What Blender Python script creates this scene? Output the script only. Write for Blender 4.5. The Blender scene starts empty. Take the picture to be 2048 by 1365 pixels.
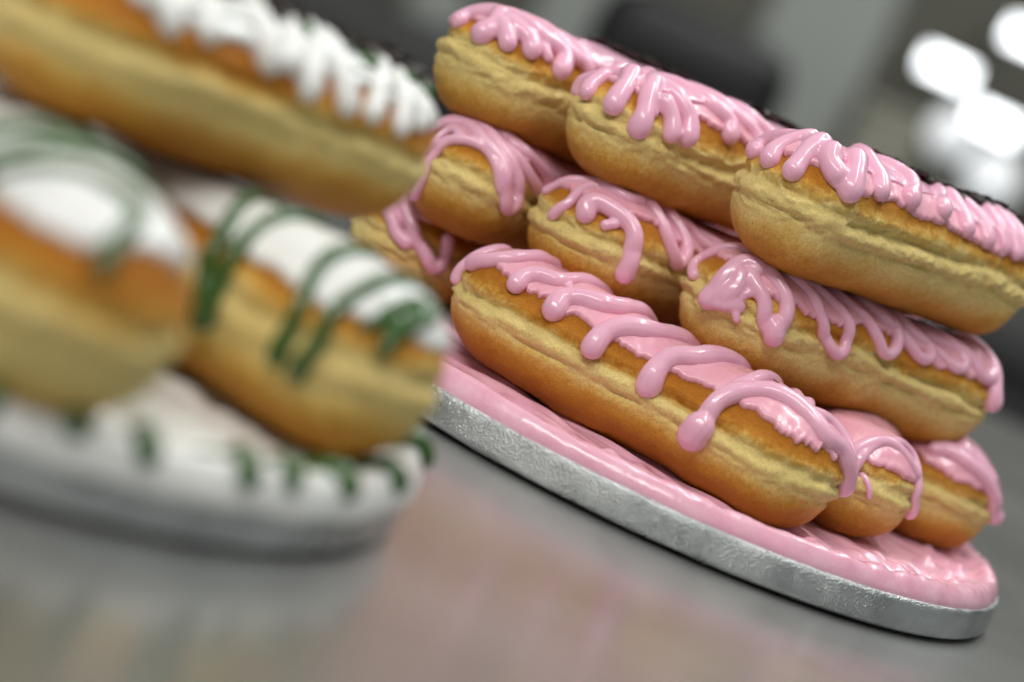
import bpy, bmesh, math, random
from mathutils import Vector, Matrix, noise
from mathutils.bvhtree import BVHTree

random.seed(7)
scene = bpy.context.scene
COL = scene.collection
MM = 0.001
PI = math.pi

# ------------------------------------------------------------------ camera
cam = bpy.data.cameras.new('camera')
cam_obj = bpy.data.objects.new('camera', cam)
COL.objects.link(cam_obj)
scene.camera = cam_obj
cam.lens = 85.0
cam.sensor_width = 36.0
cam.clip_start = 0.02
cam.clip_end = 60.0
PITCH, ROLL = math.radians(8.006), math.radians(25.0)
fwd = Vector((0, math.cos(PITCH), -math.sin(PITCH)))
up0 = Vector((0, math.sin(PITCH), math.cos(PITCH)))
rt0 = Vector((1, 0, 0))
rt = rt0 * math.cos(ROLL) + up0 * math.sin(ROLL)
up = up0 * math.cos(ROLL) - rt0 * math.sin(ROLL)
M = Matrix((rt, up, -fwd)).transposed().to_4x4()
M.translation = Vector((0, 0, 0.13773))
cam_obj.matrix_world = M
cam.dof.use_dof = True
cam.dof.focus_distance = 0.762
cam.dof.aperture_fstop = 4.6
cam.dof.aperture_blades = 0

# ------------------------------------------------------------------ world and lamps
world = bpy.data.worlds.new('World')
scene.world = world
world.use_nodes = True
bg = world.node_tree.nodes['Background']
bg.inputs[0].default_value = (0.93, 1.0, 0.98, 1)
bg.inputs[1].default_value = 0.20

def area(name, loc, target, sx, sy, watts, color):
    d = bpy.data.lights.new(name, 'AREA')
    d.shape = 'RECTANGLE'
    d.size, d.size_y, d.energy, d.color = sx, sy, watts, color
    o = bpy.data.objects.new(name, d)
    o.location = loc
    o.rotation_euler = (Vector(target) - Vector(loc)).to_track_quat('-Z', 'Y').to_euler()
    COL.objects.link(o)
    return o
area('ceiling_tube_near', (-0.40, -0.10, 1.15), (0.0, 0.75, 0.05), 1.2, 0.09, 13.0, (1.0, 0.97, 0.93))
area('ceiling_tube_above', (0.25, 0.90, 1.45), (0.05, 0.85, 0.0), 1.2, 0.09, 10.5, (0.97, 1.0, 0.98))
area('ceiling_tube_far', (0.6, 2.1, 1.60), (0.2, 1.9, 0.0), 1.6, 0.25, 13.0, (0.97, 1.0, 0.99))

scene.view_settings.view_transform = 'Standard'
scene.view_settings.look = 'None'
scene.view_settings.exposure = 0.0
scene.view_settings.gamma = 1.0
scene.view_settings.use_curve_mapping = False
scene.render.engine = 'CYCLES'

# ------------------------------------------------------------------ node helpers
def material(name):
    m = bpy.data.materials.new(name)
    m.use_nodes = True
    nt = m.node_tree
    return m, nt, nt.nodes['Principled BSDF']

def node(nt, kind, **kw):
    n = nt.nodes.new(kind)
    for k, v in kw.items():
        if k.startswith('i_'):
            key = k[2:]
            n.inputs[int(key) if key.isdigit() else key].default_value = v
        else:
            setattr(n, k, v)
    return n

def coords(nt, scale=(1000, 1000, 1000), seeded=True):
    tc = node(nt, 'ShaderNodeTexCoord')
    mp = node(nt, 'ShaderNodeMapping')
    mp.inputs['Scale'].default_value = scale
    nt.links.new(tc.outputs['Object'], mp.inputs['Vector'])
    if not seeded:
        return mp.outputs['Vector']
    oi = node(nt, 'ShaderNodeObjectInfo')
    mu = node(nt, 'ShaderNodeMath', operation='MULTIPLY', i_1=400.0)
    nt.links.new(oi.outputs['Random'], mu.inputs[0])
    ad = node(nt, 'ShaderNodeVectorMath', operation='ADD')
    nt.links.new(mp.outputs['Vector'], ad.inputs[0])
    nt.links.new(mu.outputs[0], ad.inputs[1])
    return ad.outputs[0]

def noise_tex(nt, vec, scale, detail=3, rough=0.5):
    n = node(nt, 'ShaderNodeTexNoise')
    n.inputs['Scale'].default_value = scale
    n.inputs['Detail'].default_value = detail
    n.inputs['Roughness'].default_value = rough
    nt.links.new(vec, n.inputs['Vector'])
    return n.outputs['Fac']

def math_node(nt, op, a, b=0.0, c=None):
    n = node(nt, 'ShaderNodeMath', operation=op)
    for i, v in enumerate((a, b, c)):
        if v is None:
            continue
        if isinstance(v, (int, float)):
            n.inputs[i].default_value = v
        else:
            nt.links.new(v, n.inputs[i])
    return n.outputs[0]

def ramp(nt, fac, stops):
    n = node(nt, 'ShaderNodeValToRGB')
    e = n.color_ramp.elements
    while len(e) < len(stops):
        e.new(0.5)
    for k, (p, c) in zip(e, stops):
        k.position = p
        k.color = (*c, 1) if len(c) == 3 else c
    nt.links.new(fac, n.inputs[0])
    return n.outputs[0]

def bump(nt, bsdf, height, strength, dist):
    b = node(nt, 'ShaderNodeBump')
    b.inputs['Strength'].default_value = strength
    b.inputs['Distance'].default_value = dist
    nt.links.new(height, b.inputs['Height'])
    nt.links.new(b.outputs[0], bsdf.inputs['Normal'])
    return b

# ------------------------------------------------------------------ materials
def make_dough():
    m, nt, p = material('fried_dough')
    v = coords(nt)
    vs = coords(nt, (1000, 1000, 420))
    at = node(nt, 'ShaderNodeAttribute', attribute_name='height')
    n1 = noise_tex(nt, v, 0.05, 2)
    n2 = noise_tex(nt, v, 0.28, 4, 0.6)
    n3 = noise_tex(nt, vs, 0.85, 3, 0.6)
    f = math_node(nt, 'MULTIPLY_ADD', n1, 0.20, at.outputs['Fac'])
    f = math_node(nt, 'MULTIPLY_ADD', n2, 0.13, f)
    f = math_node(nt, 'MULTIPLY_ADD', n3, 0.10, f)
    f = math_node(nt, 'SUBTRACT', f, 0.215)
    c = ramp(nt, f, [(0.0, (0.46, 0.175, 0.014)), (0.17, (0.54, 0.235, 0.022)), (0.26, (0.64, 0.325, 0.042)),
                     (0.335, (0.78, 0.50, 0.125)), (0.41, (0.86, 0.66, 0.245)), (0.62, (0.86, 0.67, 0.265)),
                     (0.675, (0.76, 0.45, 0.095)), (0.735, (0.57, 0.235, 0.020)), (0.82, (0.50, 0.175, 0.011)), (1.0, (0.46, 0.155, 0.010))])
    fine = noise_tex(nt, v, 1.1, 5, 0.7)
    hs = node(nt, 'ShaderNodeHueSaturation')
    nt.links.new(c, hs.inputs['Color'])
    nt.links.new(math_node(nt, 'MULTIPLY_ADD', fine, 0.85, 0.52), hs.inputs['Value'])
    # sparse darker specks in the crust
    sp = noise_tex(nt, v, 0.8, 1)
    dark = math_node(nt, 'GREATER_THAN', sp, 0.77)
    mix = node(nt, 'ShaderNodeMix', data_type='RGBA')
    nt.links.new(math_node(nt, 'MULTIPLY', dark, 0.5), mix.inputs['Factor'])
    nt.links.new(hs.outputs[0], mix.inputs['A'])
    mix.inputs['B'].default_value = (0.25, 0.09, 0.01, 1)
    nt.links.new(mix.outputs['Result'], p.inputs['Base Color'])
    p.inputs['Roughness'].default_value = 0.55
    p.inputs['Specular IOR Level'].default_value = 0.24
    p.inputs['Subsurface Weight'].default_value = 0.18
    p.inputs['Subsurface Radius'].default_value = (1.0, 0.5, 0.2)
    p.inputs['Subsurface Scale'].default_value = 0.0022
    hb = math_node(nt, 'MULTIPLY_ADD', noise_tex(nt, v, 0.6, 6, 0.7), 1.0, math_node(nt, 'MULTIPLY', noise_tex(nt, v, 2.4, 3), 0.35))
    bump(nt, p, hb, 0.75, 0.0009)
    return m

def make_icing(name, col, rough=0.2, sss=0.3, var=0.06, bumps=0.12, coat=0.25):
    m, nt, p = material(name)
    v = coords(nt)
    n1 = noise_tex(nt, v, 0.09, 3)
    hs = node(nt, 'ShaderNodeHueSaturation')
    hs.inputs['Color'].default_value = (*col, 1)
    nt.links.new(math_node(nt, 'MULTIPLY_ADD', n1, 2 * var, 1 - var), hs.inputs['Value'])
    nt.links.new(math_node(nt, 'MULTIPLY_ADD', n1, -4 * var, 1 + 2 * var), hs.inputs['Saturation'])
    nt.links.new(hs.outputs[0], p.inputs['Base Color'])
    r = noise_tex(nt, v, 0.16, 4)
    nt.links.new(math_node(nt, 'MULTIPLY_ADD', r, 0.18, rough - 0.06), p.inputs['Roughness'])
    p.inputs['Specular IOR Level'].default_value = 0.5
    p.inputs['Coat Weight'].default_value = coat
    p.inputs['Coat Roughness'].default_value = 0.07
    p.inputs['Subsurface Weight'].default_value = sss
    p.inputs['Subsurface Radius'].default_value = (1.0, 0.55, 0.6)
    p.inputs['Subsurface Scale'].default_value = 0.0025
    bump(nt, p, noise_tex(nt, v, 0.35, 2), bumps, 0.0006)
    return m

def make_foil():
    m, nt, p = material('embossed_silver_foil')
    v = coords(nt)
    p.inputs['Metallic'].default_value = 1.0
    w = noise_tex(nt, v, 0.035, 3, 0.6)
    nt.links.new(ramp(nt, w, [(0.30, (0.45, 0.47, 0.47)), (0.62, (0.74, 0.76, 0.76))]), p.inputs['Base Color'])
    nt.links.new(math_node(nt, 'MULTIPLY_ADD', w, 0.35, 0.14), p.inputs['Roughness'])
    a = noise_tex(nt, v, 1.2, 3, 0.55)
    rid = math_node(nt, 'ABSOLUTE', math_node(nt, 'SUBTRACT', a, 0.5))
    vo = node(nt, 'ShaderNodeTexVoronoi', feature='SMOOTH_F1')
    vo.inputs['Scale'].default_value = 1.5
    nt.links.new(v, vo.inputs['Vector'])
    hgt = math_node(nt, 'MULTIPLY_ADD', vo.outputs['Distance'], 0.4, rid)
    b = bump(nt, p, hgt, 0.9, 0.0010)
    nt.links.new(math_node(nt, 'MULTIPLY_ADD', noise_tex(nt, v, 0.06, 2), 1.5, 0.15), b.inputs['Strength'])
    return m

def make_steel():
    m, nt, p = material('brushed_steel')
    out = nt.nodes['Material Output']
    p.inputs['Metallic'].default_value = 1.0
    v1 = coords(nt, (18, 1500, 1000), False)
    v2 = coords(nt, (6, 6, 6), False)
    st = noise_tex(nt, v1, 1.0, 4, 0.6)
    lo = noise_tex(nt, v2, 1.2, 3)
    f = math_node(nt, 'MULTIPLY_ADD', st, 0.5, math_node(nt, 'MULTIPLY', lo, 0.5))
    col = ramp(nt, f, [(0.3, (0.40, 0.40, 0.39)), (0.7, (0.50, 0.50, 0.487))])
    nt.links.new(col, p.inputs['Base Color'])
    nt.links.new(math_node(nt, 'MULTIPLY_ADD', f, 0.12, 0.12), p.inputs['Roughness'])
    b = bump(nt, p, st, 0.06, 0.0004)
    # the scratched grain scatters part of the light much more widely than the polished ground between
    g = node(nt, 'ShaderNodeBsdfPrincipled')
    g.inputs['Metallic'].default_value = 1.0
    g.inputs['Roughness'].default_value = 0.5
    nt.links.new(col, g.inputs['Base Color'])
    nt.links.new(b.outputs[0], g.inputs['Normal'])
    mx = node(nt, 'ShaderNodeMixShader')
    nt.links.new(math_node(nt, 'MULTIPLY_ADD', lo, 0.4, 0.18), mx.inputs[0])
    nt.links.new(p.outputs[0], mx.inputs[1])
    nt.links.new(g.outputs[0], mx.inputs[2])
    nt.links.new(mx.outputs[0], out.inputs['Surface'])
    return m

def make_plain(name, col, rough=0.5, metal=0.0, var=0.08, scale=6.0):
    m, nt, p = material(name)
    v = coords(nt, (1, 1, 1))
    n = noise_tex(nt, v, scale, 3)
    hs = node(nt, 'ShaderNodeHueSaturation')
    hs.inputs['Color'].default_value = (*col, 1)
    nt.links.new(math_node(nt, 'MULTIPLY_ADD', n, 2 * var, 1 - var), hs.inputs['Value'])
    nt.links.new(hs.outputs[0], p.inputs['Base Color'])
    p.inputs['Roughness'].default_value = rough
    p.inputs['Metallic'].default_value = metal
    return m

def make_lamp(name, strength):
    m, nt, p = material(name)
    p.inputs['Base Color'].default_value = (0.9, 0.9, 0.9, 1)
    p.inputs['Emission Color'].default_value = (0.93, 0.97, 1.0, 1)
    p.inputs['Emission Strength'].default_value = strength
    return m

DOUGH = make_dough()
PINK = make_icing('pink_icing', (0.86, 0.47, 0.61), 0.20)
PINK_GLAZE = make_icing('pink_glaze', (0.84, 0.41, 0.50), 0.26, 0.35, 0.09, 0.2)
PINK_POOL = make_icing('pink_pool_icing', (0.86, 0.46, 0.58), 0.20, 0.3, 0.12, 0.4)
WHITE = make_icing('white_icing', (0.80, 0.80, 0.775), 0.38, 0.2)
GREEN_ICING = make_icing('green_icing', (0.040, 0.105, 0.022), 0.22, 0.1, 0.1)
CHOC = make_icing('dark_chocolate', (0.030, 0.018, 0.014), 0.35, 0.0, 0.15, 0.5, 0.0)
FOIL = make_foil()
STEEL = make_steel()

# ------------------------------------------------------------------ object helpers
def tag(o, label=None, cat=None, group=None, kind=None):
    if label: o['label'] = label
    if cat: o['category'] = cat
    if group: o['group'] = group
    if kind: o['kind'] = kind
    return o

def mesh_obj(name, verts, faces, mat, parent=None, smooth=True):
    me = bpy.data.meshes.new(name)
    me.from_pydata(verts, [], faces)
    me.materials.append(mat)
    if smooth:
        me.polygons.foreach_set('use_smooth', [True] * len(me.polygons))
    me.update()
    o = bpy.data.objects.new(name, me)
    COL.objects.link(o)
    if parent is not None:
        o.parent = parent
    return o

def empty(name, loc, rot=(0, 0, 0)):
    o = bpy.data.objects.new(name, None)
    o.empty_display_size = 0.02
    o.location = loc
    o.rotation_euler = rot
    COL.objects.link(o)
    return o

def bm_obj(name, bm, mat, parent=None, smooth=False):
    me = bpy.data.meshes.new(name)
    bm.to_mesh(me)
    bm.free()
    me.materials.append(mat)
    if smooth:
        me.polygons.foreach_set('use_smooth', [True] * len(me.polygons))
    o = bpy.data.objects.new(name, me)
    COL.objects.link(o)
    if parent is not None:
        o.parent = parent
    return o

def box_bm(size, loc=(0, 0, 0), bevel=0.0, bm=None):
    new = bmesh.new()
    bmesh.ops.create_cube(new, size=1.0)
    bmesh.ops.scale(new, vec=size, verts=new.verts)
    if bevel > 0:
        bmesh.ops.bevel(new, geom=list(new.edges), offset=bevel, segments=3, affect='EDGES', profile=0.5)
    bmesh.ops.translate(new, vec=loc, verts=new.verts)
    return new

def lathe(name, profile, mat, parent=None, seg=64, loc=(0, 0, 0)):
    """profile: list of (r, z) from the axis outwards and back, closed at both ends on the axis"""
    vs, fs = [], []
    for r, z in profile:
        for k in range(seg):
            a = 2 * PI * k / seg
            vs.append((loc[0] + r * math.cos(a), loc[1] + r * math.sin(a), loc[2] + z))
    for i in range(len(profile) - 1):
        for k in range(seg):
            k2 = (k + 1) % seg
            fs.append((i * seg + k, i * seg + k2, (i + 1) * seg + k2, (i + 1) * seg + k))
    fs.append(tuple(reversed(range(seg))))
    n = (len(profile) - 1) * seg
    fs.append(tuple(range(n, n + seg)))
    return mesh_obj(name, vs, fs, mat, parent)

# ------------------------------------------------------------------ measured tables (mm, doughnut-local x along, z up from centre)
FINGERS = {
'P1': {'c':[44.04,772.05,33.94],'phi':-21,'tilt':-1.5,'w':23.6,'hh':19.6,'L':143.5},
'P2': {'c':[117.72,843.89,33.5],'phi':94,'tilt':0,'w':22,'hh':18.5,'L':138},
'P3': {'c':[155.43,897.97,33.5],'phi':92,'tilt':0,'w':22,'hh':18.8,'L':134},
'P4': {'c':[-35.51,895.09,34.0],'phi':76,'tilt':0,'w':21.5,'hh':19.4,'L':138},
'P5': {'c':[-12.75,870.13,65.59],'phi':60,'tilt':-0.5,'w':21.5,'hh':19,'L':138},
'P6': {'c':[42.48,845.49,66.1],'phi':49,'tilt':-0.5,'w':23.3,'hh':18.6,'L':138},
'P7': {'c':[102.72,822.48,66.81],'phi':40.5,'tilt':-1.0,'w':22.6,'hh':19.3,'L':136},
'P8': {'c':[-12.73,868.81,102.96],'phi':51.8,'tilt':-0.3,'w':22.8,'hh':20,'L':138},
'P9': {'c':[36.74,846.96,104.6],'phi':50.5,'tilt':0,'w':22.4,'hh':19.4,'L':138},
'P10': {'c':[99.8,816.67,107.48],'phi':44,'tilt':0.6,'w':22.9,'hh':20.8,'L':137},
'P11': {'c':[52.57,890.97,34.0],'phi':88,'tilt':0,'w':22,'hh':19,'L':134},
'P12': {'c':[78.54,955.34,69.0],'phi':-27,'tilt':0,'w':22.5,'hh':19.5,'L':136},
'W1': {'c':[-90.04,589.54,81.49],'phi':232.7,'tilt':1.2,'w':22.4,'hh':20.3,'L':139},
'W2': {'c':[-104.9,523.2,39.0],'phi':114,'tilt':0,'w':26,'hh':24,'L':140},
'W3': {'c':[-74.49,583.8,38.0],'phi':150,'tilt':0,'w':23.4,'hh':22.6,'L':138},
}

STROKES = {
'P10': [(2.8,'a',[(-58.2,-19.5,12.5),(-58.4,-2.9,21.2),(-58.6,11.3,16.1),(-58.9,16.5,11.4),(-63.4,12.0,9.8)]),(2.95,'',[(-54.4,1.5,20.9),(-61.4,3.1,16.9),(-65.4,3.2,12.1),(-66.9,1.6,9.5)]),(3.36,'',[(-55.9,-4.8,19.9),(-60.4,-5.4,17.2),(-63.5,-6.9,13.6),(-65.7,-8.1,9.0)]),(3.65,'',[(-55.7,-10.0,18.6),(-57.9,-11.8,16.4),(-57.4,-14.9,14.4),(-56.7,-16.3,13.5)]),(4.02,'',[(-47.7,-12.8,19.7),(-51.4,-17.7,15.4),(-53.3,-20.1,10.9)]),(3.6,'',[(-32.4,-0.5,22.3),(-36.9,-11.4,20.5),(-37.0,-15.8,18.2),(-39.4,-19.8,14.6)]),(3.65,'a',[(-22.7,19.5,12.5),(-20.0,5.8,21.2),(-18.0,-3.1,22.2),(-16.0,-8.6,21.4),(-18.3,-15.2,18.6),(-22.1,-18.5,16.0)]),(3.35,'a',[(16.0,19.5,12.5),(11.5,6.1,21.2),(8.2,-2.3,22.3),(1.3,-13.1,19.8),(-4.0,-17.8,16.7)]),(3.24,'a',[(11.6,19.5,12.5),(12.3,3.1,21.2),(12.8,-10.6,20.8),(13.4,-16.3,17.9),(12.3,-19.1,15.4)]),(3.13,'a',[(16.7,19.5,12.5),(19.4,4.4,21.2),(21.4,-7.0,21.7),(23.4,-12.3,20.2),(24.7,-17.8,16.7),(24.3,-19.7,14.7)]),(2.96,'a',[(40.5,19.5,12.5),(38.2,6.0,21.2),(36.4,-2.4,22.3),(33.3,-11.9,20.3),(34.4,-17.6,16.8),(34.8,-19.7,14.8)]),(2.78,'a',[(45.0,19.5,12.5),(43.6,5.0,21.2),(42.5,-5.3,22.0),(40.9,-13.1,19.8),(41.9,-18.0,16.6),(41.9,-20.0,14.4)]),(2.8,'a',[(47.1,19.5,12.5),(47.3,2.1,21.2),(47.4,-13.7,19.3),(47.6,-18.9,15.4)])],
'P9': [(2.57,'a',[(-62.8,-19.0,11.6),(-61.5,-0.3,19.8),(-60.6,18.4,7.2),(-60.4,18.1,4.9)]),(2.83,'',[(-53.6,10.9,18.8),(-62.0,9.0,14.1),(-66.3,7.5,8.4),(-67.6,5.9,6.2)]),(3.36,'',[(-58.6,2.1,18.2),(-64.3,-3.1,13.6),(-67.3,-5.3,7.5),(-67.7,-5.9,5.8)]),(3.63,'a',[(-39.2,19.0,11.6),(-45.4,6.2,19.8),(-50.0,-1.4,20.6),(-60.8,-11.2,13.9),(-62.8,-14.5,7.3),(-63.4,-15.2,2.5)]),(3.14,'',[(-56.3,-15.3,14.2),(-54.7,-19.6,10.2),(-54.4,-21.4,5.4)]),(3.37,'a',[(-54.2,19.0,11.6),(-51.2,1.1,19.8),(-48.9,-15.9,16.4),(-46.5,-20.2,12.6),(-46.7,-22.8,7.3)]),(3.22,'a',[(-48.5,19.0,11.6),(-38.9,1.8,19.8),(-31.7,-14.1,17.9),(-26.0,-17.4,15.7),(-26.3,-20.5,12.4)]),(3.05,'a',[(-32.4,19.0,11.6),(-22.8,2.0,19.8),(-15.6,-13.6,18.2),(-9.5,-16.4,16.4),(-8.0,-19.1,14.0)]),(2.95,'a',[(-16.0,19.0,11.6),(-8.1,3.0,19.8),(-2.2,-10.7,19.4),(2.1,-14.1,17.9),(3.8,-17.3,15.7)])],
'P8': [(2.91,'a',[(-51.4,-19.4,12.0),(-55.4,-3.7,20.4),(-58.4,9.1,17.1),(-61.1,12.1,13.3),(-65.2,10.0,9.1)]),(3.31,'',[(-60.0,0.3,17.9),(-64.4,-2.7,13.9),(-67.3,-2.3,9.1)]),(3.0,'',[(-62.9,-4.8,15.1),(-63.3,-9.2,12.8),(-63.6,-11.3,10.6)]),(3.15,'a',[(-66.4,19.4,12.0),(-62.9,3.8,20.4),(-60.2,-8.7,16.0),(-57.6,-13.9,14.9),(-57.9,-16.8,11.8)]),(3.32,'a',[(-70.1,19.4,12.0),(-60.5,2.1,20.4),(-53.3,-13.6,17.3),(-46.6,-16.3,17.1),(-42.2,-19.0,14.9),(-45.5,-22.3,10.1)]),(2.63,'a',[(-54.3,19.4,12.0),(-44.7,0.7,20.4),(-37.5,-17.5,16.3),(-31.6,-17.7,16.1),(-28.4,-19.4,14.5)]),(2.66,'a',[(-43.6,19.4,12.0),(-34.0,1.1,20.4),(-26.8,-16.5,17.0),(-21.2,-17.4,16.4),(-18.0,-19.2,14.7)])],
'P7': [(1.93,'',[(-66.0,9.2,3.4),(-61.3,15.1,7.6),(-60.1,11.9,13.0),(-57.3,7.0,17.3),(-54.3,-3.1,19.3),(-49.4,-10.8,18.8),(-37.2,-11.6,19.0)]),(3.39,'',[(-67.8,-2.7,-0.5),(-67.4,-4.1,3.2),(-66.2,-3.3,8.9),(-62.4,-3.3,14.4),(-60.4,-7.0,15.2)]),(2.3,'',[(-67.8,-2.9,-0.8),(-66.6,-8.0,0.4),(-65.1,-11.2,1.2)]),(2.98,'',[(-66.8,-6.9,3.3),(-65.6,-8.3,6.7),(-64.5,-6.5,10.6)]),(2.7,'',[(-67.2,-6.0,1.6),(-65.8,-9.5,3.4)]),(1.21,'',[(-65.7,-10.1,1.2),(-64.0,-13.1,-1.1)]),(1.62,'',[(-65.5,-10.6,1.4),(-64.9,-10.7,5.4),(-63.2,-12.1,8.3),(-60.5,-15.0,9.0)]),(2.57,'',[(-61.0,-5.8,15.2),(-62.8,-9.3,11.7),(-60.5,-15.4,8.6),(-59.1,-18.4,3.4),(-57.2,-20.0,-0.3),(-55.0,-21.3,-1.6),(-53.5,-22.1,0.0),(-53.4,-21.8,4.6),(-53.1,-20.2,9.6),(-55.2,-16.1,13.5),(-58.0,-9.2,16.1)]),(3.37,'',[(-55.3,-21.2,0.7),(-54.6,-21.5,-0.7)]),(2.33,'ab',[(-61.6,19.2,11.6),(-54.6,3.0,19.7),(-49.4,-10.8,18.8),(-42.4,-17.2,15.9),(-38.9,-21.0,11.6),(-34.4,-23.4,6.4),(-31.1,-24.0,2.6),(-27.4,-24.1,1.0),(-24.6,-24.0,2.2),(-24.0,-23.5,5.6),(-24.7,-21.5,10.9),(-29.3,-17.6,15.6),(-37.5,-13.2,18.3),(-44.7,2.1,19.7),(-54.3,19.2,11.6)]),(2.39,'ab',[(-38.1,19.2,11.6),(-29.0,2.2,19.7),(-22.2,-13.1,18.4),(-14.9,-17.7,15.4),(-10.6,-21.4,11.1),(-7.2,-22.8,8.2),(-3.1,-23.1,7.2),(0.4,-22.4,9.2),(2.4,-20.4,12.5),(2.6,-16.2,16.6),(-2.6,-11.5,19.1),(-7.6,2.8,19.7),(-14.3,19.2,11.6)]),(2.28,'ab',[(-24.0,19.2,11.6),(-14.4,1.9,19.7),(-7.2,-13.8,18.0),(4.8,-17.3,15.8),(10.4,-20.2,12.8),(14.3,-21.9,10.3),(18.1,-21.8,10.4),(21.0,-20.1,13.1),(20.3,-16.8,16.1),(11.9,-13.4,18.2),(4.7,2.1,19.7),(-4.9,19.2,11.6)]),(2.17,'ab',[(-5.5,19.2,11.6),(4.1,1.8,19.7),(11.3,-14.3,17.8),(22.6,-17.9,15.3),(28.8,-20.1,13.0),(32.6,-21.3,11.2),(36.5,-21.0,11.8),(38.6,-18.5,14.7),(36.0,-15.2,17.3),(26.2,-12.5,18.7),(19.0,2.4,19.7),(9.4,19.2,11.6)]),(2.35,'ab',[(15.9,19.2,11.6),(25.5,2.6,19.7),(32.6,-11.8,18.9),(40.9,-17.0,16.0),(44.6,-20.3,12.8),(48.7,-20.7,11.4),(55.3,-16.5,13.1),(62.5,1.0,19.7),(72.1,19.2,11.6)]),(3.1,'a',[(55.1,19.2,11.6),(55.6,0.2,19.7),(55.9,-18.8,9.5),(56.2,-20.3,4.8)])],
'P6': [(1.9,'',[(-68.5,3.6,3.3),(-67.6,0.6,7.9),(-64.0,1.5,13.4),(-58.9,0.2,17.2),(-55.3,-7.1,17.9),(-48.3,-10.5,18.6)]),(3.36,'',[(-66.5,-7.1,8.2),(-65.5,-5.0,11.0),(-63.5,-6.3,13.0),(-60.0,-12.9,12.8),(-56.5,-18.1,10.9),(-55.1,-21.5,5.8),(-54.8,-22.3,0.6),(-54.3,-22.4,-3.6)]),(1.74,'',[(-63.1,-14.1,7.6),(-60.7,-15.6,9.4)]),(2.6,'ab',[(-70.4,19.8,11.2),(-60.8,3.5,19.0),(-53.6,-9.9,17.6),(-44.5,-8.4,19.4),(-42.3,-14.4,17.3),(-40.2,-20.5,12.8),(-36.2,-23.6,7.5),(-31.5,-24.1,5.7),(-27.8,-22.3,10.2),(-28.9,-17.4,15.6),(-31.8,-9.2,19.2),(-33.4,3.8,19.0),(-35.6,19.8,11.2)]),(2.37,'a',[(-48.6,19.8,11.2),(-39.0,3.8,19.0),(-31.8,-9.2,19.2),(-21.1,-12.6,18.1),(-15.9,-19.0,14.3),(-8.4,-20.4,12.8)]),(2.1,'a',[(-44.9,19.8,11.2),(-35.3,2.9,19.0),(-28.1,-11.6,18.5),(-16.6,-14.3,17.4),(-5.0,-17.9,15.2)])],
'P5': [(1.93,'',[(-66.0,4.5,-10.8),(-68.6,2.6,-4.0),(-68.6,3.2,2.7),(-67.4,1.3,8.8),(-65.8,-2.9,11.6),(-63.2,-9.2,12.2),(-61.6,-14.5,9.1),(-58.9,-18.9,2.1)]),(1.66,'',[(-65.8,-2.9,11.6),(-64.5,2.1,13.5),(-64.3,4.4,13.2),(-67.5,6.0,6.1),(-67.6,7.7,0.9)]),(2.62,'ab',[(-66.6,18.3,11.4),(-64.1,3.1,19.4),(-62.2,-9.5,13.2),(-59.7,-15.7,10.0),(-58.3,-19.2,3.6),(-55.5,-20.9,-1.5),(-52.7,-22.0,-1.2),(-52.5,-21.7,4.4),(-55.2,-19.2,9.2),(-58.0,-14.2,13.5),(-60.2,1.5,19.4),(-63.2,18.3,11.4)]),(2.45,'ab',[(-67.1,18.3,11.4),(-62.1,3.0,19.4),(-58.4,-10.0,16.0),(-53.2,-17.0,13.7),(-46.6,-21.3,9.2),(-37.1,-22.5,5.6),(-31.7,-22.1,7.1),(-33.6,-19.7,12.2),(-44.0,-15.7,16.2),(-51.3,-9.9,18.7),(-57.3,3.0,19.4),(-65.3,18.3,11.4)]),(2.11,'a',[(-66.1,18.3,11.4),(-56.5,1.5,19.4),(-49.3,-14.1,17.1),(-35.0,-17.8,14.3),(-23.9,-20.1,11.5)])],
'P4': [(2.48,'',[(-63.2,4.7,14.7),(-67.4,-5.2,7.4),(-66.2,-10.7,2.3),(-63.1,-15.2,-0.8),(-61.9,-16.4,3.1),(-61.8,-14.9,8.2)]),(2.48,'',[(-66.1,6.2,9.9),(-68.6,-1.6,4.4),(-68.3,-5.3,2.2)])],
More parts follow.
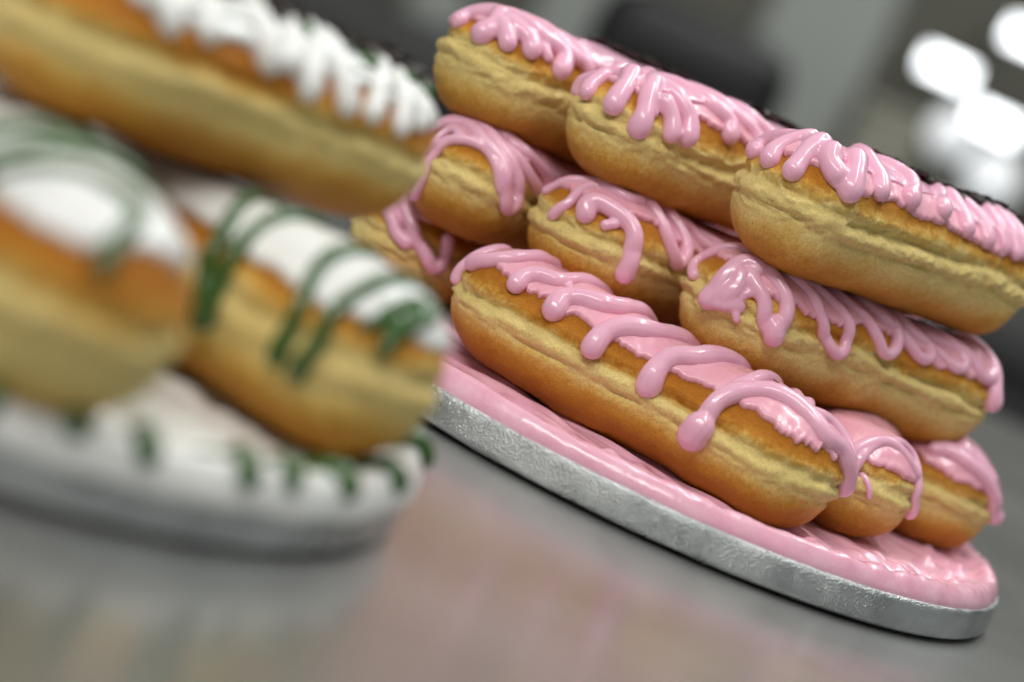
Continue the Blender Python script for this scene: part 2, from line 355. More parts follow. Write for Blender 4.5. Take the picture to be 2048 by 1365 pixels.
'P1': [(2.49,'b',[(-72.5,-10.5,3.1),(-71.0,-8.8,9.2),(-69.2,4.0,20.0),(-66.8,20.1,11.8)]),(2.76,'b',[(-65.4,-13.8,9.5),(-58.1,-16.2,14.5),(-52.2,-10.6,19.3),(-48.0,3.4,20.0),(-42.3,20.1,11.8)]),(3.03,'b',[(-46.6,-21.8,12.0),(-46.7,-19.2,15.0),(-43.0,-15.2,17.9),(-36.9,-13.8,18.5),(-32.1,2.2,20.0),(-25.7,20.1,11.8)]),(3.61,'b',[(-30.7,-22.6,10.7),(-31.1,-19.1,15.0),(-26.8,-15.9,17.4),(-18.7,-13.0,18.9),(-13.9,2.5,20.0),(-7.5,20.1,11.8)]),(3.72,'b',[(-12.1,-24.3,6.8),(-11.6,-21.7,12.2),(-7.9,-17.5,16.4),(-1.6,-12.3,19.2),(3.2,2.8,20.0),(9.6,20.1,11.8)]),(3.69,'b',[(9.2,-24.6,5.3),(8.7,-22.2,11.4),(10.5,-18.0,16.1),(16.2,-13.1,18.9),(21.0,2.5,20.0),(27.4,20.1,11.8)]),(3.36,'',[(31.0,-25.1,0.8),(31.2,-24.8,4.4),(31.3,-22.6,10.8),(34.8,-18.7,15.5),(40.7,-13.3,18.8),(48.9,-10.8,19.6),(57.2,-11.1,17.8),(63.4,-9.8,14.8),(67.2,-3.1,13.4),(70.3,-0.0,8.6),(71.2,5.5,1.9)]),(4.8,'',[(30.7,-25.1,-0.7),(31.1,-25.1,0.6)]),(2.64,'b',[(31.8,-22.3,11.1),(32.9,-17.2,16.6),(34.7,-10.3,19.9),(35.9,3.5,20.0),(37.6,20.1,11.8)]),(2.19,'a',[(36.1,20.1,11.8),(45.7,3.2,20.0),(52.9,-11.1,19.0),(57.7,-7.5,18.8),(64.5,-9.5,14.0)]),(2.51,'a',[(45.7,20.1,11.8),(50.4,4.1,20.0),(54.0,-8.5,19.6),(60.1,1.4,18.7),(65.8,4.3,14.6),(69.1,2.5,10.8)]),(1.36,'',[(-29.2,-16.8,16.9),(-31.7,-14.5,18.2),(-33.6,-12.3,19.2)])],
'P2': [(1.88,'',[(-68.2,5.7,-0.2),(-67.8,4.6,6.2),(-65.8,3.2,11.2),(-62.0,-1.4,15.4),(-56.5,-8.0,17.3),(-53.2,-14.2,15.7),(-55.0,-17.5,12.1),(-58.4,-19.1,5.2),(-54.6,-21.5,-3.2)]),(2.67,'a',[(-59.6,-18.7,11.1),(-63.3,-4.2,18.9),(-66.2,6.9,8.9),(-67.7,6.0,4.9),(-68.3,5.7,1.0)]),(1.07,'',[(-68.6,1.7,4.1),(-68.8,-1.2,1.9),(-68.7,-2.9,-1.0)])],
'P3': [(2.91,'a',[(-60.5,-18.7,11.3),(-60.5,-3.5,19.2),(-60.5,9.0,13.1),(-60.6,3.6,15.0),(-61.3,-3.0,14.3),(-59.9,-10.3,12.9),(-57.6,-16.0,9.9),(-54.6,-20.2,5.3),(-52.2,-21.8,1.0)]),(2.54,'a',[(-54.4,-18.7,11.3),(-55.3,-6.4,19.2),(-56.0,0.5,18.1),(-57.0,-7.9,16.3),(-56.0,-14.9,12.9)])],
'W1': [(2.95,'a',[(65.7,-19.0,12.2),(56.1,-0.2,20.7),(48.9,18.6,14.9),(45.1,20.1,13.4),(44.3,21.3,11.4)]),(3.02,'a',[(34.2,-19.0,12.2),(32.4,-1.7,20.7),(31.0,14.4,18.5),(30.1,17.2,16.5),(32.2,20.6,12.7)]),(3.56,'a',[(13.4,-19.0,12.2),(12.1,-1.2,20.7),(11.2,15.6,17.7),(10.0,20.7,12.6)]),(3.06,'a',[(-4.4,-19.0,12.2),(-2.5,-3.6,20.7),(-1.0,9.0,20.8),(1.1,16.0,17.5),(2.5,19.8,13.9)]),(2.97,'a',[(-15.2,-19.0,12.2),(-11.5,-1.7,20.7),(-8.7,14.2,18.6),(-4.8,19.9,13.7),(-3.6,22.4,9.1)]),(3.12,'a',[(-15.4,-19.0,12.2),(-15.4,-1.8,20.7),(-15.4,14.1,18.7),(-15.5,19.8,13.8),(-16.8,22.6,8.8)]),(2.85,'a',[(-43.6,-19.0,12.2),(-39.1,-2.5,20.7),(-35.7,12.1,19.7),(-30.1,19.0,14.7),(-27.7,22.3,9.3)]),(2.66,'a',[(-47.6,-19.0,12.2),(-44.8,-1.0,20.7),(-42.6,16.4,17.2),(-40.4,20.2,13.2),(-39.6,22.5,8.9)]),(2.47,'',[(-49.3,18.0,15.4),(-47.7,21.0,11.8)]),(1.92,'',[(49.0,18.9,14.5),(30.5,16.4,17.2),(10.0,13.5,19.0),(-8.3,16.6,17.0),(-21.1,15.9,17.5),(-34.1,15.8,17.6),(-43.6,18.1,15.7),(-49.0,19.0,14.4)])],
}

GREEN = {
'W1': [(1.83,'a',[(-14.5,-19.0,12.2),(-11.8,-4.9,20.7),(-9.8,5.3,21.5),(-7.4,11.3,20.0)]),(1.88,'a',[(-31.4,-19.0,12.2),(-31.4,-4.0,20.7),(-31.3,7.8,21.0),(-31.2,12.2,19.6)]),(1.7,'a',[(-54.0,-19.0,12.2),(-52.2,-5.6,20.7),(-50.9,3.3,21.4),(-49.2,9.9,20.3)]),(1.71,'a',[(-49.5,-19.0,12.2),(-53.0,-3.5,20.7),(-55.6,9.3,20.0),(-56.9,11.1,17.9)]),(1.78,'a',[(30.6,-19.0,12.2),(21.0,-4.6,20.7),(13.8,5.9,21.4),(9.7,5.7,21.4)])],
'W3': [(2.23,'a',[(-1.4,-19.9,13.6),(-4.7,-4.8,23.1),(-7.1,6.4,23.6),(-13.8,18.8,17.4),(-18.6,24.2,7.1),(-22.9,24.7,-3.8)]),(2.23,'a',[(-18.3,-19.9,13.6),(-19.3,-3.8,23.1),(-20.0,9.2,23.0),(-22.0,20.3,15.6),(-23.7,24.2,6.9),(-24.9,24.8,-2.9)]),(2.19,'a',[(-35.3,-19.9,13.6),(-38.4,-1.3,23.1),(-40.7,16.2,19.7),(-45.8,23.4,9.7),(-46.8,24.7,-1.4)]),(2.17,'a',[(-54.1,-19.9,13.6),(-53.6,-2.7,23.1),(-53.2,12.3,20.3),(-52.4,20.3,13.2),(-53.2,22.9,4.4),(-52.3,23.2,-4.8)]),(2.17,'a',[(-61.5,19.9,13.6),(-62.0,6.9,23.1),(-62.4,-0.2,17.9),(-63.2,8.9,14.6),(-63.5,13.5,9.2)])],
'W2': [(2.2,'a',[(-38.8,22.1,14.4),(-48.4,6.3,24.5),(-55.6,-4.2,23.0),(-64.1,-0.7,17.5),(-67.5,0.9,12.4)]),(2.49,'a',[(-11.1,-22.1,14.4),(-15.3,-7.7,24.5),(-18.5,0.2,25.5),(-26.5,13.9,23.0),(-28.1,22.4,16.6)]),(2.55,'a',[(-16.2,-22.1,14.4),(-13.8,-5.7,24.5),(-12.0,5.9,25.2),(-8.6,15.6,22.2),(-9.2,22.4,16.7)])],
}

# ------------------------------------------------------------------ finger doughnut
def nz(x, y, z):
    return noise.noise(Vector((x, y, z)))

class Finger:
    """dough surface of one finger doughnut in local millimetres, z measured from its mid height"""
    def __init__(self, w, hh, L, seed, bend=0.0, rough=1.0):
        self.w, self.hh, self.L, self.seed, self.bend, self.rough = w, hh, L, seed, bend, rough
        self.h = L / 2 - w
        self.per = 4 * self.h + 2 * PI * w

    def outline(self, u):
        """u in 0..1 round the plan outline: spine point x, outward normal, arc length"""
        s = u * self.per
        h, w = self.h, self.w
        a = s
        if s < 2 * h:                       # camera side, from +x to -x
            return h - s, (0.0, -1.0), a
        s -= 2 * h
        if s < PI * w:                      # -x end
            t = s / w
            return -h, (-math.sin(t), -math.cos(t)), a
        s -= PI * w
        if s < 2 * h:
            return -h + s, (0.0, 1.0), a
        s -= 2 * h
        t = s / w
        return h, (math.sin(t), math.cos(t)), a

    def point(self, u, v, off=0.0):
        """v latitude in radians; off = extra offset along the surface direction"""
        sx, n, arc = self.outline(u)
        e = 2 / 2.35
        cv, sv = math.cos(v), math.sin(v)
        C = max(cv, 0.0) ** e
        S = math.copysign(abs(sv) ** e, sv)
        w, hh, sd = self.w, self.hh, self.seed
        x, y, z = sx + n[0] * w * C, n[1] * w * C, S * hh
        # periodic arc coordinates so that creases close on themselves
        ca, sa = math.cos(2 * PI * u) * self.per / 6.3, math.sin(2 * PI * u) * self.per / 6.3
        low = nz(x * .028 + sd, y * .028, z * .028) * 2.3 + nz(x * .075, y * .075 + sd, z * .075) * 0.9
        endf = abs(n[0])
        c1 = 0.17 + 0.16 * nz(ca * .03, sa * .03, sd * 3.1) + 0.05 * nz(ca * .14, sa * .14, sd)
        c2 = -0.13 + 0.14 * nz(ca * .035, sa * .035, sd * 5.7 + 9)
        m1 = 0.65 + 0.7 * nz(ca * .05, sa * .05, sd + 20)
        m2 = max(0.0, 0.35 + 1.1 * nz(ca * .06, sa * .06, sd + 40))
        d = -2.1 * m1 * (1 - 0.45 * endf) * math.exp(-((S - c1) / 0.075) ** 2) - 1.4 * m2 * math.exp(-((S - c2) / 0.05) ** 2)
        d += 1.3 * math.exp(-((S - c1 + 0.17) / 0.12) ** 2) + 0.7 * math.exp(-((S - c1 - 0.17) / 0.10) ** 2)
        belt = math.exp(-((S - 0.04) / 0.30) ** 4)
        zz = S * hh
        wr = nz(ca * .13 + sd, sa * .13, zz * .36)
        wr2 = nz(ca * .34, sa * .34 + sd, zz * .62)
        d += self.rough * belt * ((0.5 - abs(wr)) * 1.25 * (1 + .9 * endf) + (0.4 - abs(wr2)) * 0.75 - 0.5)
        d += 0.22 * nz(x * .33, y * .33, z * .33 + sd)
        d += low + off
        dx, dy, dz = n[0] * C, n[1] * C, S * (w / hh) * 0.8 + 1e-6
        l = math.sqrt(dx * dx + dy * dy + dz * dz)
        x += dx / l * d
        y += dy / l * d
        z += dz / l * d
        y += self.bend * (1 - (x / (self.L / 2)) ** 2)
        return x, y, z, S


def dough_mesh(f, root, nu, nv, scale=1.0, shift=0.0):
    verts, hs = [], []
    for j in range(nv + 1):
        v = -PI / 2 + PI * j / nv
        for i in range(nu):
            x, y, z, S = f.point(i / nu, v)
            verts.append((x * MM, y * MM, (z + f.hh) * MM))
            hs.append(0.5 + 0.5 * (S * scale + shift))
    faces = []
    for j in range(nv):
        for i in range(nu):
            i2 = (i + 1) % nu
            faces.append((j * nu + i2, j * nu + i, (j + 1) * nu + i, (j + 1) * nu + i2))
    o = mesh_obj('dough', verts, faces, DOUGH, root)
    at = o.data.attributes.new('height', 'FLOAT', 'POINT')
    at.data.foreach_set('value', hs)
    bvh = BVHTree.FromPolygons([Vector((a / MM, b / MM, c / MM - f.hh)) for a, b, c in verts], faces)
    return o, bvh

def glaze_mesh(f, root, mat, edge, teeth, nu, nv, thick=1.3, name='glaze'):
    """thin set icing poured over the crown, with a ragged lower edge"""
    verts, faces = [], []
    sd = f.seed * 1.7
    e = 2 / 2.35
    for i in range(nu):
        u = i / nu
        sx, n, arc = f.outline(u)
        ca, sa = math.cos(2 * PI * u) * f.per / 6.3, math.sin(2 * PI * u) * f.per / 6.3
        es = edge + 0.16 * nz(ca * .035, sa * .035, sd) + teeth * (0.5 + 1.1 * abs(nz(ca * .08, sa * .08, sd + 31))) * (0.09 * nz(ca * .17, sa * .17, sd + 5) + 0.045 * nz(ca * .5, sa * .5, sd + 9) - 0.05 * max(0.0, nz(ca * .95, sa * .95, sd + 14)))
        es = min(max(es, 0.05), 0.93)
        ve = math.asin(es ** (1 / e))
        x, y, z, S = f.point(u, ve, -0.8)
        verts.append((x * MM, y * MM, (z + f.hh) * MM))
        for j in range(nv + 1):
            t = j / nv
            t = t ** 1.6
            v = ve + (PI / 2 - ve) * t
            run = (v - ve) * f.w
            q = min(run / 1.6, 1.0)
            prof = math.sqrt(max(0.0, 1 - (1 - q) ** 2))
            rim = 0.35 * math.exp(-((run - 2.0) / 1.6) ** 2)
            lump = 0.3 * nz(ca * .09, sa * .09, v * 3 + sd)
            x, y, z, S = f.point(u, v, -0.3 + (thick + 0.3 + lump) * prof + rim * prof)
            verts.append((x * MM, y * MM, (z + f.hh) * MM))
    R = nv + 2
    for i in range(nu):
        i2 = (i + 1) % nu
        for j in range(R - 1):
            faces.append((i2 * R + j, i * R + j, i * R + j + 1, i2 * R + j + 1))
    return mesh_obj(name, verts, faces, mat, root)

def catmull(pts, step):
    P = [Vector(p) for p in pts]
    if len(P) == 2:
        P = [P[0], (P[0] + P[1]) / 2, P[1]]
    P = [P[0] * 2 - P[1]] + P + [P[-1] * 2 - P[-2]]
    out = []
    for k in range(1, len(P) - 2):
        a, b, c, d = P[k - 1:k + 3]
        n = max(2, int((c - b).length / step))
        for i in range(n):
            t = i / n
            out.append(0.5 * ((2 * b) + (c - a) * t + (2 * a - 5 * b + 4 * c - d) * t * t + (3 * b - a - 3 * c + d) * t ** 3))
    out.append(P[-2])
    return out

def tube(verts, faces, path, radii, seg=12):
    """closed tube with round ends appended to verts / faces (mm)"""
    n = len(path)
    tans = [(path[min(i + 1, n - 1)] - path[max(i - 1, 0)]).normalized() for i in range(n)]
    rings = []
    nrm = tans[0].orthogonal().normalized()
    seq = []
    for k in (0.97, 0.75, 0.4):
        seq.append((path[0] - tans[0] * radii[0] * k, tans[0], radii[0] * math.sqrt(1 - k * k)))
    for i in range(n):
        seq.append((path[i], tans[i], radii[i]))
    for k in (0.4, 0.75, 0.97):
        seq.append((path[-1] + tans[-1] * radii[-1] * k, tans[-1], radii[-1] * math.sqrt(1 - k * k)))
    base = len(verts)
    for p, t, r in seq:
        nrm = (nrm - t * nrm.dot(t))
        nrm = nrm.normalized() if nrm.length > 1e-6 else t.orthogonal().normalized()
        b = t.cross(nrm)
        for k in range(seg):
            a = 2 * PI * k / seg
            verts.append(p + (nrm * math.cos(a) + b * math.sin(a)) * r)
    m = len(seq)
    for i in range(m - 1):
        for k in range(seg):
            k2 = (k + 1) % seg
            faces.append((base + i * seg + k, base + i * seg + k2, base + (i + 1) * seg + k2, base + (i + 1) * seg + k))
    faces.append(tuple(base + k for k in reversed(range(seg))))
    faces.append(tuple(base + (m - 1) * seg + k for k in range(seg)))

def on_dough(f, bvh, p):
    """push a rough local point on to the dough surface, radially from the spine"""
    q = Vector((max(-f.h, min(f.h, p.x)), f.bend * (1 - (p.x / (f.L / 2)) ** 2), 0))
    d = (p - q)
    if d.length < 1e-3:
        d = Vector((0, 0, 1))
    d.normalize()
    hit = bvh.ray_cast(q + d * 80, -d)
    if hit[0] is None:
        return p, d
    return hit[0], hit[1] if hit[1].dot(d) > 0 else d

def crown_shell(f, verts, faces, edge, thick, nu=200, nv=14):
    """closed thick cap of icing over the crown (mm), to be fused with the drips"""
    e = 2 / 2.35
    base = len(verts)
    rows = 2 * nv + 2
    for i in range(nu):
        u = i / nu
        ca, sa = math.cos(2 * PI * u) * f.per / 6.3, math.sin(2 * PI * u) * f.per / 6.3
        es = min(0.96, edge + 0.06 * nz(ca * .06, sa * .06, f.seed + 2))
        ve = math.asin(es ** (1 / e))
        col = []
        for j in range(nv + 1):
            v = PI / 2 + (ve - PI / 2) * j / nv
            lump = 0.7 * nz(ca * .12, sa * .12, v * 4 + f.seed)
            col.append(f.point(u, v, thick + lump)[:3])
        for j in range(nv, -1, -1):
            v = PI / 2 + (ve - PI / 2) * j / nv
            col.append(f.point(u, v, -1.0)[:3])
        verts.extend(Vector(p) for p in col)
    for i in range(nu):
        i2 = (i + 1) % nu
        for j in range(rows - 1):
            faces.append((base + i * rows + j, base + i * rows + j + 1, base + i2 * rows + j + 1, base + i2 * rows + j))

def drizzle_mesh(f, bvh, root, strokes, mat, name, voxel, lift=0.22, seed=0, base=0.5, crown=None):
    verts, faces = [], []
    if crown:
        crown_shell(f, verts, faces, *crown)
    for si, (r, fl, pts) in enumerate(strokes):
        path = catmull(pts, 1.0)
        sp, nr = [], []
        for p in path:
            a, n = on_dough(f, bvh, p)
            sp.append(a)
            nr.append(n)
        for _ in range(5):
            sp = [sp[0]] + [(sp[i - 1] + sp[i] * 2 + sp[i + 1]) / 4 for i in range(1, len(sp) - 1)] + [sp[-1]]
            nr = [nr[0]] + [((nr[i - 1] + nr[i] * 2 + nr[i + 1]) / 4).normalized() for i in range(1, len(nr) - 1)] + [nr[-1]]
        rad = []
        N = len(sp)
        for i in range(N):
            k = 1 + 0.16 * nz(si * 7.3 + seed, i * 0.13, 0.5)
            dend = min(i, N - 1 - i)
            k *= 1 + 0.14 * math.exp(-(dend / 4.0) ** 2)
            if 'a' in fl:
                k *= 0.6 + 0.4 * min(1.0, i / 26.0)
            if 'b' in fl:
                k *= 0.6 + 0.4 * min(1.0, (N - 1 - i) / 26.0)
            rad.append(r * k)
        sp = [a + n * (ra * lift + base) for a, n, ra in zip(sp, nr, rad)]
        tube(verts, faces, sp, rad)
    vv = [(p.x * MM, p.y * MM, (p.z + f.hh) * MM) for p in verts]
    o = mesh_obj(name, vv, faces, mat, root)
    md = o.modifiers.new('fuse', 'REMESH')
    md.mode = 'VOXEL'
    md.voxel_size = voxel * MM
    md.use_smooth_shade = True
    sm = o.modifiers.new('flow', 'SMOOTH')
    sm.factor = 0.5
    sm.iterations = 16 if crown else 9
    return o

def chocolate_mesh(f, bvh, root, x0, x1, y0, y1, count, seed):
    """dark chocolate flakes lying along the crown"""
    rnd = random.Random(seed)
    verts, faces = [], []
    for k in range(count):
        x = rnd.uniform(x0, x1)
        y = rnd.uniform(y0, y1)
        p, n = on_dough(f, bvh, Vector((x, y, f.hh + 5)))
        p = p + n * rnd.uniform(2.8, 4.7)
        L = rnd.uniform(3, 9)
        a = rnd.gauss(0.0, 0.45)
        t = Vector((math.cos(a), math.sin(a), rnd.gauss(0, 0.12))).normalized()
        b = n.cross(t).normalized()
        nn = t.cross(b)
        wd, th = rnd.uniform(0.8, 2.2), rnd.uniform(0.3, 0.7)
        base = len(verts)
        for sx in (-1, 1):
            for sy in (-1, 1):
                for sz in (-1, 1):
                    j = 1 + rnd.uniform(-.3, .3)
                    verts.append(p + t * sx * L / 2 * j + b * sy * wd * j + nn * sz * th)
        for q in ((0, 1, 3, 2), (4, 6, 7, 5), (0, 4, 5, 1), (2, 3, 7, 6), (0, 2, 6, 4), (1, 5, 7, 3)):
            faces.append(tuple(base + i for i in q))
    vv = [(p.x * MM, p.y * MM, (p.z + f.hh) * MM) for p in verts]
    return mesh_obj('chocolate_flakes', vv, faces, CHOC, root, smooth=False)

def finger_doughnut(key, label, group, seed, edge=0.55, teeth=1.0, near=True, glaze=PINK_GLAZE, icing=PINK, choc=None, bend=0.0, rough=1.0, voxel=None, bake=(1.0, 0.0), crown=None):
    d = FINGERS[key]
    f = Finger(d['w'], d['hh'], d['L'], seed, bend, rough)
    phi, tl = math.radians(d['phi']), math.radians(d['tilt'])
    R = Matrix.Rotation(phi, 3, 'Z') @ Matrix.Rotation(-tl, 3, 'Y')
    base = Vector(d['c']) - R @ Vector((0, 0, d['hh']))
    root = empty('finger_doughnut', base * MM, R.to_euler())
    tag(root, label, 'doughnut', group)
    nu, nv = (420, 130) if near else (200, 64)
    dough, bvh = dough_mesh(f, root, nu, nv, *bake)
    glaze_mesh(f, root, glaze, edge, teeth, 520 if near else 240, 26 if near else 16)
    vx = voxel or (0.42 if near else 0.9)
    if key in STROKES:
        drizzle_mesh(f, bvh, root, STROKES[key], icing, 'drizzle', vx, seed=seed, crown=crown)
    if key in GREEN:
        for gi, g in enumerate(GREEN[key]):
            drizzle_mesh(f, bvh, root, [g], GREEN_ICING, 'green_drizzle', vx, seed=seed + 3 + gi, base=1.2)
    if choc:
        chocolate_mesh(f, bvh, root, *choc, seed=seed)
    return root

# ------------------------------------------------------------------ bench
B1 = (57.7, 844.7)
B2 = (-141.0, 584.0)
RAD = 134.1

bench = bm_obj('workbench_top', box_bm((3.2, 1.72, 0.03), (0.1, 0.80, -0.0152), 0.002), STEEL)
tag(bench, kind='structure')

# ------------------------------------------------------------------ cake boards
def cake_board(c, label, icing_mat, streak_dir, seed, bumps, thick=1.0, spill=0.0):
    root = empty('cake_board', (c[0] * MM, c[1] * MM, 0))
    tag(root, label, 'cake board', 'round silver cake boards on the bench')
    R = RAD
    prof = [(R - 8, 0.15), (R - 2.6, 0.4), (R - 1.2, 1.1), (R - 0.35, 1.8), (R, 3), (R, 6), (R, 9.3), (R - 0.15, 10.6), (R - 0.5, 11.5), (R - 1.1, 12.0), (R - 12, 12.0)]
    vs, fs = [], []
    seg = 720
    for k_, (r, z) in enumerate(prof):
        for k in range(seg):
            a = 2 * PI * k / seg
            j = 0.04 * nz(math.cos(a) * 40 + seed, math.sin(a) * 40, z * .5) if 0 < k_ < len(prof) - 1 else 0
            vs.append(((r + j) * math.cos(a) * MM, (r + j) * math.sin(a) * MM, z * MM))
    for i in range(len(prof) - 1):
        for k in range(seg):
            k2 = (k + 1) % seg
            fs.append((i * seg + k, i * seg + k2, (i + 1) * seg + k2, (i + 1) * seg + k))
    fs.append(tuple(reversed(range(seg))))
    fs.append(tuple((len(prof) - 1) * seg + k for k in range(seg)))
    mesh_obj('drum', vs, fs, FOIL, root)
    # icing spread over the top
    nr, na = 120, 640
    verts, faces = [], []
    ct, st = math.cos(streak_dir), math.sin(streak_dir)
    for j in range(nr + 1):
        for i in range(na):
            a = 2 * PI * i / na
            ca, sa = math.cos(a), math.sin(a)
            re = R - 1.6 + (2.6 if spill else 0.0) + 1.0 * nz(ca * 3 + seed, sa * 3, 1.0) + 0.5 * nz(ca * 11, sa * 11 + seed, 2.0)
            t = j / nr
            t = 1 - (1 - t) ** 1.5
            r = re * t
            x, y = r * ca, r * sa
            dr = re - r
            al, ac = x * ct + y * st, -x * st + y * ct
            zr = 4.6 * math.exp(-((dr - 5.0) / (5.0 + 1.6 * nz(ca * 4, sa * 4, seed + 4))) ** 2) * (1 + .3 * nz(ca * 5 + 3, sa * 5, seed))
            s1 = nz(al * .022 + seed, ac * .16, 3.0)
            s2 = nz(al * .05, ac * .40 + seed, 5.0)
            z = 2.6 * thick + zr * 0.72 * thick + (2.3 * s1 + 1.1 * s2) * min(1, dr / 11) + 0.5 * nz(x * .06, y * .06, seed)
            for bx, by, br, bh in bumps:
                dd = ((x - bx) ** 2 + (y - by) ** 2) / br ** 2
                if dd < 4:
                    z += bh * math.exp(-dd * 1.6)
            q = min(dr / 3.2, 1.0)
            z *= math.sqrt(max(0.0, 1 - (1 - q) ** 2))
            verts.append((x * MM, y * MM, (12.0 + max(z, 0.0) - (0.25 if j == nr else 0)) * MM))
    if spill:                                         # icing that has crept over the rim of the drum
        for k, (dr, dz) in enumerate(((0.1, 0.45), (-0.1, 0.8), (-0.5, 1.0), (-3.0, 1.05))):
            for i in range(na):
                a = 2 * PI * i / na
                ca, sa = math.cos(a), math.sin(a)
                re = R + 1.0 + 1.0 * nz(ca * 3 + seed, sa * 3, 1.0) + 0.5 * nz(ca * 11, sa * 11 + seed, 2.0)
                dep = spill * (0.8 + 0.6 * nz(ca * 8, sa * 8, seed + 3))
                verts.append(((re + dr) * ca * MM, (re + dr) * sa * MM, (11.75 - dep * dz) * MM))
            nr += 1
    for j in range(nr):
        for i in range(na):
            i2 = (i + 1) % na
            faces.append((j * na + i, (j + 1) * na + i, (j + 1) * na + i2, j * na + i2))
    ic = mesh_obj('icing', verts, faces, icing_mat, root)
    return root

rb = random.Random(3)
bumps1 = []
for k in range(60):                                   # little dimples and beads of icing along the rim on the right
    a = math.radians(rb.uniform(-75, 40))
    r = rb.uniform(104, 127)
    bumps1.append((r * math.cos(a), r * math.sin(a), rb.uniform(2.0, 4.6), rb.choice((1.8, 2.4, -2.2, 1.4))))
for k in range(22):
    a = math.radians(rb.uniform(-170, -70))
    r = rb.uniform(100, 120)
    bumps1.append((r * math.cos(a), r * math.sin(a), rb.uniform(3, 7), rb.choice((0.9, 1.3, -0.9))))
board1 = cake_board(B1, 'round silver foil cake board spread with pink icing', PINK_POOL, math.radians(-32), 1.3, bumps1)
board2 = cake_board(B2, 'round silver foil cake board spread with white icing', WHITE, math.radians(30), 8.8, [], 1.3, 2.2)

def rim_drizzle(board, c, pts, mat):
    """short green strokes of icing that run out to the rim, laid on the icing surface"""
    ic = [o for o in board.children if o.name.startswith('icing')][0]
    bvh = BVHTree.FromPolygons([v.co / MM for v in ic.data.vertices], [p.vertices[:] for p in ic.data.polygons])
    for (x, y, ln, r) in pts:
        d = Vector((x - c[0], y - c[1], 0)).normalized()
        side = Vector((-d.y, d.x, 0))
        path = []
        for k in range(13):
            t = k / 12
            q = d * (133.6 - ln * (1 - t)) + side * 1.5 * math.sin(t * 3 + x)
            hit = bvh.ray_cast(Vector((q.x, q.y, 60)), Vector((0, 0, -1)))
            z = hit[0].z if hit[0] else 13.0
            path.append(Vector((q.x, q.y, z + 0.6)))
        verts, faces = [], []
        tube(verts, faces, path, [r * (0.75 + 0.45 * k / 12) for k in range(13)])
        mesh_obj('green_drizzle', [(p.x * MM, p.y * MM, p.z * MM) for p in verts], faces, mat, board)
rim_drizzle(board2, B2, [(-88, 460, 12, 2.5), (-70, 465, 13, 2.4), (-54, 477, 12, 2.6), (-39, 497, 12, 2.6), (-29, 510, 11, 2.3), (-21, 528, 14, 2.7), (-14, 555, 16, 2.6), (-9, 598, 14, 2.8)], GREEN_ICING)

# ------------------------------------------------------------------ the pink stack
GP = 'pink iced finger doughnuts stacked on the pink board'
finger_doughnut('P1', 'long pink-iced finger doughnut lying sideways on the board at the front of the stack', GP, 1.1, edge=0.62, teeth=1.6, rough=0.9, bend=-1.0, bake=(1.3, 0.03))
finger_doughnut('P2', 'pink-iced finger doughnut lying end-on just behind the right end of the front one', GP, 2.3, edge=0.48)
finger_doughnut('P3', 'pink-iced finger doughnut at the far right of the bottom layer', GP, 3.7, edge=0.50)
finger_doughnut('P4', 'pink-iced finger doughnut at the left of the bottom layer, mostly hidden', GP, 4.9, edge=0.55)
finger_doughnut('P11', 'added pink-iced finger doughnut in the middle of the bottom layer, unseen behind the front one', GP, 14.2, edge=0.5, near=False)  # added out of sight to carry the upper layers and darken the gaps
finger_doughnut('P12', 'added pink-iced finger doughnut lying across the back of the middle layer, unseen behind the others', GP, 15.4, edge=0.5, near=False)  # added out of sight to stop light showing between the upper doughnuts
finger_doughnut('P5', 'pink-iced finger doughnut at the left of the middle layer', GP, 5.2, edge=0.66)
finger_doughnut('P6', 'pink-iced finger doughnut in the centre of the middle layer', GP, 6.6, edge=0.66)
finger_doughnut('P7', 'pink-iced finger doughnut at the right of the middle layer with looped drizzle', GP, 7.4, edge=0.60, teeth=1.4, rough=1.2, bake=(0.9, 0.08))
finger_doughnut('P8', 'pink-iced finger doughnut at the left of the top layer', GP, 8.8, edge=0.66, crown=(0.86, 2.0), choc=(2, 55, -3, 12, 110), bake=(0.9, 0.05))
finger_doughnut('P9', 'pink-iced finger doughnut in the middle of the top layer', GP, 9.5, edge=0.66, crown=(0.86, 2.0), choc=(0, 60, -4, 12, 140), bake=(0.9, 0.03))
finger_doughnut('P10', 'pink-iced finger doughnut at the right of the top layer, dark chocolate flakes on its crown', GP, 10.3, edge=0.60, rough=1.3, crown=(0.86, 2.0), choc=(-14, 62, -4, 12, 170), bake=(0.82, 0.06))

# ------------------------------------------------------------------ the white and green stack in front
GW = 'white iced finger doughnuts stacked on the white board'
finger_doughnut('W1', 'white-iced finger doughnut lying across the top of the blurred near stack', GW, 11.7, edge=0.62, near=False, glaze=WHITE, icing=WHITE, choc=(-60, 50, -2, 10, 70), bake=(1.2, 0.08))
finger_doughnut('W2', 'white-iced finger doughnut at the lower left corner of the near stack', GW, 12.9, edge=0.68, near=False, bake=(0.8, 0.22), glaze=WHITE, icing=WHITE)
finger_doughnut('W3', 'white-iced finger doughnut striped with green, at the right of the near stack', GW, 13.6, edge=0.60, near=False, glaze=WHITE, icing=WHITE)

# ------------------------------------------------------------------ blurred kitchen behind
WALL = make_plain('painted_wall', (0.17, 0.165, 0.13), 0.6)
DARKGREY = make_plain('dark_cupboard', (0.045, 0.046, 0.046), 0.6)
TOPGREY = make_plain('dark_worktop', (0.06, 0.06, 0.058), 0.6)
BLACK = make_plain('black_enamel', (0.010, 0.010, 0.010), 0.5)
PALE = make_plain('pale_plastic', (0.42, 0.44, 0.41), 0.45)
GREY = make_plain('grey_plastic', (0.22, 0.225, 0.21), 0.5)
LAMP = make_lamp('lit_tube', 5.0)
GLINT = make_lamp('steel_glint_glow', 0.55)  # faint glow standing in for light glinting off steel

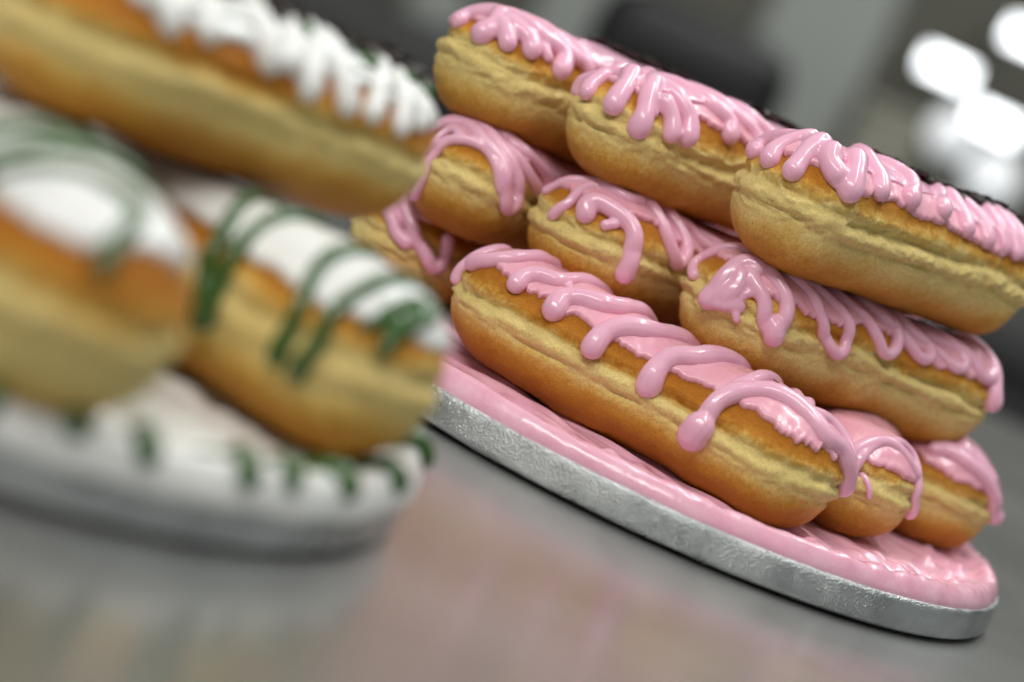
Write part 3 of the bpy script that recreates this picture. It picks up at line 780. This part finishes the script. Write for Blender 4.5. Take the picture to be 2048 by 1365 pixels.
wall = bm_obj('wall', box_bm((6.0, 0.05, 3.2), (0.2, 3.5, 0.7)), WALL)
tag(wall, kind='structure')

ctr = empty('back_counter', (0.2, 2.55, -0.9))
tag(ctr, 'dark blurred counter running along the back wall', 'counter')
bm_obj('cupboard', box_bm((4.4, 0.66, 0.90), (0, 0, 0.45), 0.004), DARKGREY, ctr)
bm_obj('worktop', box_bm((4.44, 0.72, 0.04), (0, 0, 0.922), 0.006), TOPGREY, ctr)

def oven(loc):
    o = empty('black_oven', loc)
    tag(o, 'black blurred appliance on the counter behind the top doughnuts', 'appliance')
    bm_obj('body', box_bm((0.20, 0.16, 0.125), (0, 0, 0.0675), 0.035), BLACK, o)
    bm_obj('door', box_bm((0.13, 0.008, 0.08), (-0.02, -0.083, 0.06), 0.003), BLACK, o)
    bm_obj('handle', box_bm((0.11, 0.008, 0.008), (-0.02, -0.094, 0.092), 0.003), DARKGREY, o)
    return o
oven((0.040, 2.40, 0.043))

def tub(name, loc, size, mat, label):
    o = empty(name, loc)
    tag(o, label, 'tub')
    bm_obj('body', box_bm((size[0], size[1], size[2]), (0, 0, size[2] / 2), 0.008), mat, o)
    bm_obj('lid', box_bm((size[0] * 1.06, size[1] * 1.06, 0.012), (0, 0, size[2] + 0.005), 0.004), mat, o)
    return o
tub('storage_tub', (0.165, 2.75, 0.043), (0.13, 0.12, 0.26), PALE, 'tall pale blurred tub right of the black appliance')
tub('storage_tub', (-0.225, 2.62, 0.043), (0.06, 0.10, 0.055), PALE, 'low pale blurred tub at the far left of the background')
tub('storage_tub', (-0.085, 2.78, 0.043), (0.10, 0.10, 0.13), PALE, 'pale blurred tub left of the black appliance')

BEIGE = make_plain('beige_plastic', (0.36, 0.35, 0.28), 0.5)
tub('storage_tub', (0.275, 2.70, 0.043), (0.075, 0.10, 0.12), BEIGE, 'low beige blurred tub between the tall pale tub and the glint globes')

def glint_globe(loc, r, label):  # made-up glowing ball on a stand, in place of a glint on steel
    o = empty('glint_globe', (loc[0], loc[1], 0.043))
    tag(o, label, 'lamp', 'dim globes added on the back counter for glints on steel')
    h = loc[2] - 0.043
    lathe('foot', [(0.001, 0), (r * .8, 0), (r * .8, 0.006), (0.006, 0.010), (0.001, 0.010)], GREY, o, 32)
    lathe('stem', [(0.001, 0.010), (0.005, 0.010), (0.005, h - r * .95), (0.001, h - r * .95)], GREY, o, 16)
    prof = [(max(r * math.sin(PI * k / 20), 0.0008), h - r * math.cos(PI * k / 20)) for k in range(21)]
    lathe('globe', prof, GLINT, o, 32)
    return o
glint_globe((0.329, 2.60, 0.172), 0.026, 'upper dim globe added for a glint on steel, blurred, under the bright strip lamps')
glint_globe((0.389, 2.60, 0.148), 0.030, 'lower dim globe added for a glint on steel, blurred, just above the rightmost top doughnut')

def strip_lamp(loc, length, label):
    o = empty('strip_lamp', loc)
    tag(o, label, 'lamp', 'lit strip lamps on the wall')
    bm_obj('housing', box_bm((length * 1.05, 0.02, 0.03), (0, 0.03, 0), 0.004), GREY, o)
    bm_obj('bracket', box_bm((0.012, 0.46, 0.012), (0, 0.25, 0), 0.002), GREY, o)
    bm = bmesh.new()
    bmesh.ops.create_cone(bm, cap_ends=True, segments=24, radius1=0.013, radius2=0.013, depth=length, matrix=Matrix.Rotation(PI / 2, 4, 'Y'))
    bm_obj('tube', bm, LAMP, o, True)
    return o
strip_lamp((0.342, 3.00, 0.248), 0.06, 'bright lit strip lamp at upper right, left one of the close pair')
strip_lamp((0.424, 3.00, 0.212), 0.06, 'bright lit strip lamp at the right edge, right one of the close pair')
strip_lamp((0.425, 3.00, 0.322), 0.07, 'bright lit strip lamp cut off in the top right corner')
